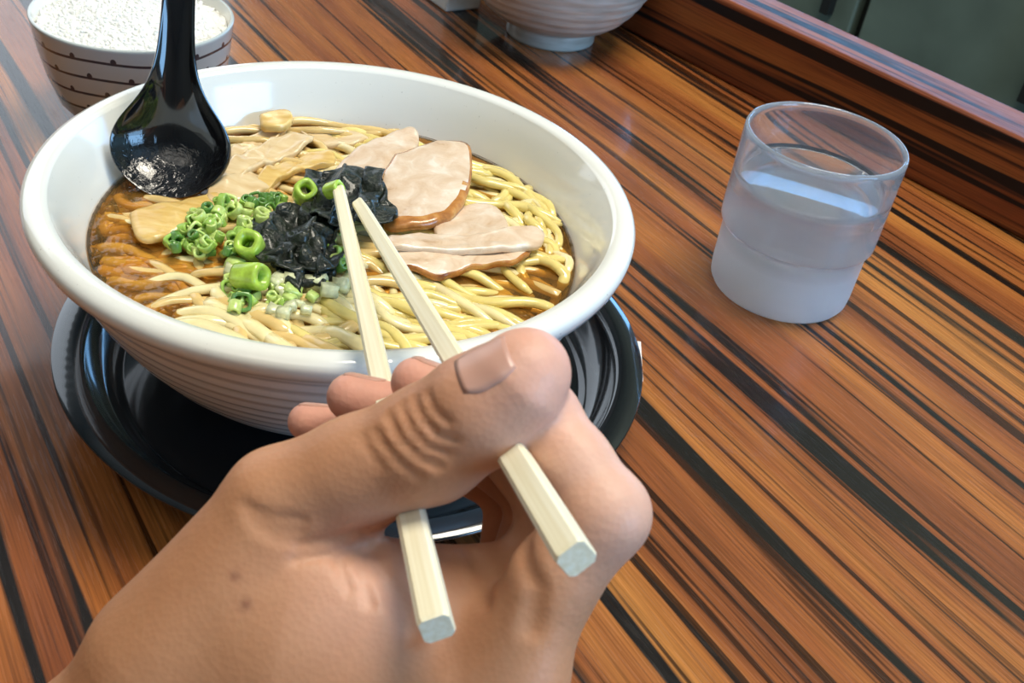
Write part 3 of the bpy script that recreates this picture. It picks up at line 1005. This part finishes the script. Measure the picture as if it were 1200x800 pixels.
PALM = [
    ((152, 902, .246), 22.0, (592, 800, .228), 12.5),
    ((170, 910, .262), 20.0, (577, 806, .248), 13.0),
    ((180, 910, .278), 18.0, (585, 790, .270), 12.0),
    ((190, 910, .288), 16.0, (588, 765, .288), 10.5),
    ((200, 778, .240), 16.5, (330, 645, .240), 13.0),      # thenar
    ((300, 720, .245), 20.0, (480, 748, .247), 15.0),      # first web
    ((396, 692, .2345), 9.0, (440, 706, .2345), 9.5),
    ((484, 706, .2400), 10.5, (568, 702, .2440), 12.0),
    ((360, 770, .240), 22.0, (520, 800, .236), 16.0),
    ((152, 902, .250), 22.0, (205, 780, .240), 16.0),
]
W0 = np.array(J(168, 908, .262))
FORE = [(W0, 24.0), (np.array([-.112, .072, .046]), 26.0), (np.array([-.205, -.06, .050]), 36.0), (np.array([-.30, -.20, .050]), 42.0)]


def cone(P, a, ra, b, rb):
    ab = b - a
    t = np.clip(((P - a) @ ab) / (ab @ ab), 0, 1).astype(np.float32)
    q = P - a - t[..., None] * ab
    return np.sqrt((q * q).sum(-1)) - (ra + (rb - ra) * t)


def smin(a, b, k):
    h = np.maximum(k - np.abs(a - b), 0) / k
    return np.minimum(a, b) - h * h * k * .25


CREASES = []            # (polyline points, depth, width)


def hand_sdf(P, creases=True):
    P = P.astype(np.float32)
    palm = None
    for a, ra, b, rb in PALM:
        d = cone(P, np.array(J(*a), np.float32), ra * MM, np.array(J(*b), np.float32), rb * MM)
        palm = d if palm is None else smin(palm, d, .012)
    for (a, ra), (b, rb) in zip(FORE[:-1], FORE[1:]):
        palm = smin(palm, cone(P, a.astype(np.float32), ra * MM, b.astype(np.float32), rb * MM), .016)
    out = None
    for nm, js in FING.items():
        f = None
        for (a, ra), (b, rb) in zip(js[:-1], js[1:]):
            d = cone(P, np.array(J(*a), np.float32), ra * MM, np.array(J(*b), np.float32), rb * MM)
            f = d if f is None else smin(f, d, .003)
        if nm == 'thumb': f = smin(f, palm, .009)
        else: f = smin(f, palm, .007)
        out = f if out is None else smin(out, f, .0012)
    if creases:
        for pts, dep, wid in CREASES:
            mk = ((P > (pts.min(0) - 3 * wid)) & (P < (pts.max(0) + 3 * wid))).all(-1)
            if not mk.any(): continue
            Q = P[mk]; dd = None
            for a, b in zip(pts[:-1], pts[1:]):
                d = cone(Q, a.astype(np.float32), 0, b.astype(np.float32), 0)
                dd = d if dd is None else np.minimum(dd, d)
            out[mk] += np.float32(dep) * np.exp(-(dd / wid) ** 2)
    return out


def trace(x, y):
    """first point of the hand surface along the sight line of a pixel"""
    d = ray(x, y); s = .12
    for _ in range(80):
        p = CAM + d * s
        e = float(hand_sdf(p[None], False)[0])
        if e < 1e-5: break
        s += e * .8
    return CAM + d * s


for poly, dep, wid in (
        ([(455, 486), (468, 514), (492, 538), (514, 546)], .0016, .0010),
        ([(470, 474), (482, 504), (502, 526), (524, 532)], .0015, .0009),
        ([(484, 466), (494, 490), (512, 510), (534, 516)], .0014, .0009),
        ([(500, 460), (508, 480), (526, 496)], .0011, .0008),
        ([(440, 506), (462, 536), (492, 560)], .0009, .0011),
        ([(424, 512), (446, 546)], .0005, .0012),
        ([(352, 640), (390, 632), (428, 622)], .0010, .0013),
        ([(345, 655), (385, 650), (420, 640)], .0008, .0012),
        ([(395, 656), (415, 646), (435, 638)], .0012, .0010),
        ([(432, 645), (452, 676), (472, 714), (482, 740)], .0028, .0022),
        ([(414, 646), (426, 674), (434, 706)], .0012, .0012),
        ([(398, 660), (410, 690)], .0008, .0012),
        ([(550, 645), (565, 676), (570, 708)], .0012, .0016),
        ([(612, 640), (628, 690), (622, 735)], .0018, .0022),
        ([(286, 592), (318, 606), (352, 610)], .0008, .0013),
        ([(292, 606), (322, 620), (352, 624)], .0008, .0012),
        ([(300, 620), (326, 632), (350, 636)], .0006, .0012)):
    CREASES.append((np.array([trace(*q) for q in poly]), dep, wid))


def surface_nets(f, org, h):
    """dual mesh of the zero set of a sampled field"""
    s = f < 0
    nx, ny, nz = f.shape
    corners = [(i, j, k) for i in (0, 1) for j in (0, 1) for k in (0, 1)]
    cs = np.stack([s[i:nx - 1 + i, j:ny - 1 + j, k:nz - 1 + k] for i, j, k in corners])
    act = cs.any(0) & ~cs.all(0)
    idx = np.argwhere(act)
    vid = -np.ones(act.shape, np.int64); vid[act] = np.arange(len(idx))
    vals = np.stack([f[idx[:, 0] + i, idx[:, 1] + j, idx[:, 2] + k] for i, j, k in corners], 1)
    acc = np.zeros((len(idx), 3)); cnt = np.zeros(len(idx))
    for a in range(8):
        for b in range(a + 1, 8):
            ca, cb_ = np.array(corners[a]), np.array(corners[b])
            if np.abs(ca - cb_).sum() != 1: continue
            va, vb = vals[:, a], vals[:, b]
            mk = (va < 0) != (vb < 0)
            t = np.where(mk, va / np.where(mk, va - vb, 1), 0)
            acc[mk] += (ca + (cb_ - ca) * t[:, None])[mk]; cnt += mk
    verts = org + (idx + acc / cnt[:, None]) * h
    faces = []
    for ax in range(3):
        sl0 = [slice(None)] * 3; sl1 = [slice(None)] * 3
        sl0[ax] = slice(0, -1); sl1[ax] = slice(1, None)
        ch = s[tuple(sl0)] != s[tuple(sl1)]
        e = np.argwhere(ch)
        o1, o2 = [x for x in range(3) if x != ax]
        ok = (e[:, o1] > 0) & (e[:, o2] > 0) & (e[:, o1] < act.shape[o1]) & (e[:, o2] < act.shape[o2])
        e = e[ok]
        q = []
        for d1, d2 in ((-1, -1), (0, -1), (0, 0), (-1, 0)):
            c = e.copy(); c[:, o1] += d1; c[:, o2] += d2
            q.append(vid[c[:, 0], c[:, 1], c[:, 2]])
        faces.append(np.stack(q, 1))
    return verts, np.concatenate(faces)


def build_hand():
    H = .00085
    pts = [np.array(J(*p)) for js in FING.values() for p, _ in js] + [np.array(J(*a)) for a, _, _, _ in PALM]
    lo = np.min(pts, axis=0) - .028; hi = np.max(pts, axis=0) + .024
    fl = np.min([p - r * MM for p, r in FORE], axis=0); fh = np.max([p + r * MM for p, r in FORE], axis=0)
    # coarse pass over the whole box, then evaluate finely only near the surface
    lo = np.minimum(lo, fl) - .006; hi = np.maximum(hi, fh) + .006
    n = np.ceil((hi - lo) / H).astype(int) + 2
    K = 8
    n = ((n + K - 1) // K) * K + 1
    gx = [lo[i] + H * np.arange(n[i]) for i in range(3)]
    cx = [g[::K] for g in gx]
    G = np.stack(np.meshgrid(*cx, indexing='ij'), -1)
    fc = hand_sdf(G.reshape(-1, 3)).reshape(G.shape[:3])
    near = np.abs(fc) < H * K * 1.45
    bl = np.argwhere(near)
    off = np.stack(np.meshgrid(*[np.arange(K)] * 3, indexing='ij'), -1).reshape(-1, 3) - K // 2
    ids = (bl[:, None, :] * K + off[None]).reshape(-1, 3)
    ok = ((ids >= 0) & (ids < n)).all(1); ids = ids[ok]
    sgn_idx = [np.clip((np.arange(n[i]) + K // 2) // K, 0, len(cx[i]) - 1) for i in range(3)]
    f = fc[np.ix_(*sgn_idx)].copy()
    P = lo + ids * H
    out = np.empty(len(P), np.float32)
    for c in range(0, len(P), 400000): out[c:c + 400000] = hand_sdf(P[c:c + 400000])
    f[ids[:, 0], ids[:, 1], ids[:, 2]] = out
    v, q = surface_nets(f, lo, H)
    return v, q


hv, hq = build_hand()
t = NT('skin').set(rough=0.48, spec=0.35, sss=0.12, sss_r=(1.0, .35, .2), sss_s=.004)
at_ = t.n('Attribute'); at_.attribute_name = 'skin_tone_and_shade'
v = t.coords()
n1 = t.noise(v, 60, 4, .6); n2 = t.noise(v, 14, 3)
c = t.mix(t.ramp(n2, [(0.35, 0.0), (0.7, 0.35)]), at_.outputs['Color'], (0.52, 0.22, 0.12))
c = t.mix(1.0, c, t.ramp(n1, [(0.3, (0.90, 0.87, 0.86)), (0.7, (1.05, 1.05, 1.05))]), 'MULTIPLY')
t.base(c)
vo = t.n('TexVoronoi'); vo.inputs['Scale'].default_value = 750; t.link(v, vo.inputs['Vector'])
ln = t.noise(t.coords(scale=(1, 1, 1), rot=(.3, .2, .5)), 420, 3)
t.bump(t.mix(.5, vo.outputs['Distance'], ln), .22, .0006)
M['skin'] = t.m
hand_o = np.array(J(300, 800, .25))
hand = mesh_obj('hand', hv - hand_o, hq, M['skin'])
hand.location = hand_o
tag(hand, 'bare right hand and forearm holding chopsticks over the ramen bowl', 'hand')
# skin tone: pinker fingertips and web, browner thumb back, shade painted into the wrist
tone = np.tile(np.array([0.56, 0.275, 0.140]), (len(hv), 1))


def blend(cpt, rad, c, amt=1.0):
    d = np.linalg.norm(hv - np.array(cpt), axis=1)
    k = (np.exp(-(d / rad) ** 2) * amt)[:, None]
    tone[:] = tone * (1 - k) + np.array(c) * k


for p in ((480, 440, .257), (405, 462, .27), (352, 492, .284), (575, 420, .24)): blend(J(*p), .017, (0.80, 0.42, 0.34), .9)
blend(J(640, 440, .222), .016, (0.80, 0.45, 0.37), .8)
blend(J(430, 690, .228), .016, (0.78, 0.50, 0.41), .7)
blend(J(680, 540, .222), .020, (0.78, 0.48, 0.36), .6)
blend(J(740, 590, .216), .014, (0.80, 0.52, 0.43), .5)
blend(J(210, 760, .225), .040, (0.42, 0.20, 0.095), .8)  # wrist shade put into the skin colour
blend(J(470, 500, .220), .018, (0.44, 0.215, 0.11), .6)
blend(trace(275, 675), .0011, (0.22, 0.09, 0.05), .9)
blend(trace(288, 708), .0012, (0.20, 0.08, 0.045), .9)
ca = hand.data.color_attributes.new('skin_tone_and_shade', 'FLOAT_COLOR', 'POINT')
ca.data.foreach_set('color', np.concatenate([tone, np.ones((len(hv), 1))], 1).astype(np.float32).ravel())

# nails: thin curved plates lying on the surface
t = NT('nail').set(rough=0.36, coat=0.1, coat_rough=0.1, sss=.1, sss_r=(1, .4, .3), sss_s=.003)
n1 = t.noise(t.coords(), 90, 2)
t.base(t.ramp(n1, [(0.3, (0.52, 0.27, 0.20)), (0.7, (0.60, 0.33, 0.25))]))
M['nail'] = t.m
simple('nail_edge', (0.86, 0.78, 0.66), 0.35)


def sdf1(p): return hand_sdf(np.array(p)[None], False)[0]


def sdf_grad(p):
    e = 4e-4
    g = np.array([float(sdf1(p + e * a) - sdf1(p - e * a)) for a in np.eye(3)])
    return g / np.linalg.norm(g)


def nail(root, tip, axis_n, width, label, over=.0008):
    """plate from root point to tip point (3-D, roughly above the surface), pushed onto the surface along axis_n"""
    L = np.linalg.norm(tip - root); d = (tip - root) / L
    s = np.cross(d, axis_n); s /= np.linalg.norm(s); nn = np.cross(s, d)
    if nn @ axis_n < 0: nn = -nn
    nu, nv = 11, 9
    P = np.array([root + d * L * (i / (nu - 1)) + s * width * .5 * (-1 + 2 * j / (nv - 1)) * (1 - .22 * (1 - min(1, i / 2.5)) - (.25 * max(0, (i / (nu - 1) - .75)) * 4 * abs(-1 + 2 * j / (nv - 1)))) for i in range(nu) for j in range(nv)]) + nn * .006
    for _ in range(25):
        e = hand_sdf(P, False)
        P = P - nn * np.clip(e - .00012, -.002, .002)[:, None].astype(float) * .8
    P += nn * .0001
    V = list(P) + list(P - nn * .0005)
    off = nu * nv
    Fc = [(i * nv + j, (i + 1) * nv + j, (i + 1) * nv + j + 1, i * nv + j + 1) for i in range(nu - 1) for j in range(nv - 1)]
    Fc += [tuple(k + off for k in f) for f in Fc]
    for i in range(nu - 1):
        for j in (0, nv - 1): Fc.append((i * nv + j, (i + 1) * nv + j, (i + 1) * nv + j + off, i * nv + j + off))
    for j in range(nv - 1):
        for i in (0, nu - 1): Fc.append((i * nv + j, i * nv + j + 1, i * nv + j + 1 + off, i * nv + j + off))
    o = mesh_obj('fingernail', V, Fc, M['nail'])
    o.parent = hand; o.matrix_parent_inverse = hand.matrix_world.inverted()
    # keep object space simple: vertices relative to the hand
    for v_ in o.data.vertices: v_.co = v_.co - Vector(hand_o)
    o.matrix_parent_inverse = Matrix.Identity(4)
    if label: o['label'] = label
    return o


view = -ray(600, 430)
upv = _U
# thumb nail faces the camera and up-left
th_ax = np.array(J(606, 440, .224)) - np.array(J(540, 482, .2275)); th_ax /= np.linalg.norm(th_ax)
nn0 = view * .80 + upv * .58 - _X * .16
nn0 = nn0 - th_ax * (nn0 @ th_ax); nn0 /= np.linalg.norm(nn0)
base = np.array(J(571, 466, .2262))
nail(base + nn0 * .0095, base + th_ax * .0115 + nn0 * .0095, nn0, .0118, 'pink brown thumbnail')
for key, r in (('middle', 6.2), ('ring', 6.1), ('pinky', 5.0)):
    a, b = [np.array(J(*p)) for p, _ in FING[key][-2:]]
    ax = (b - a) / np.linalg.norm(b - a)
    n0 = upv * .8 + _F * .35 + view * .2
    n0 = n0 - ax * (n0 @ ax); n0 /= np.linalg.norm(n0)
    nail(b - ax * .0075 + n0 * r * MM, b + ax * (r * .50) * MM + n0 * r * MM, n0, r * 1.25 * MM, None)
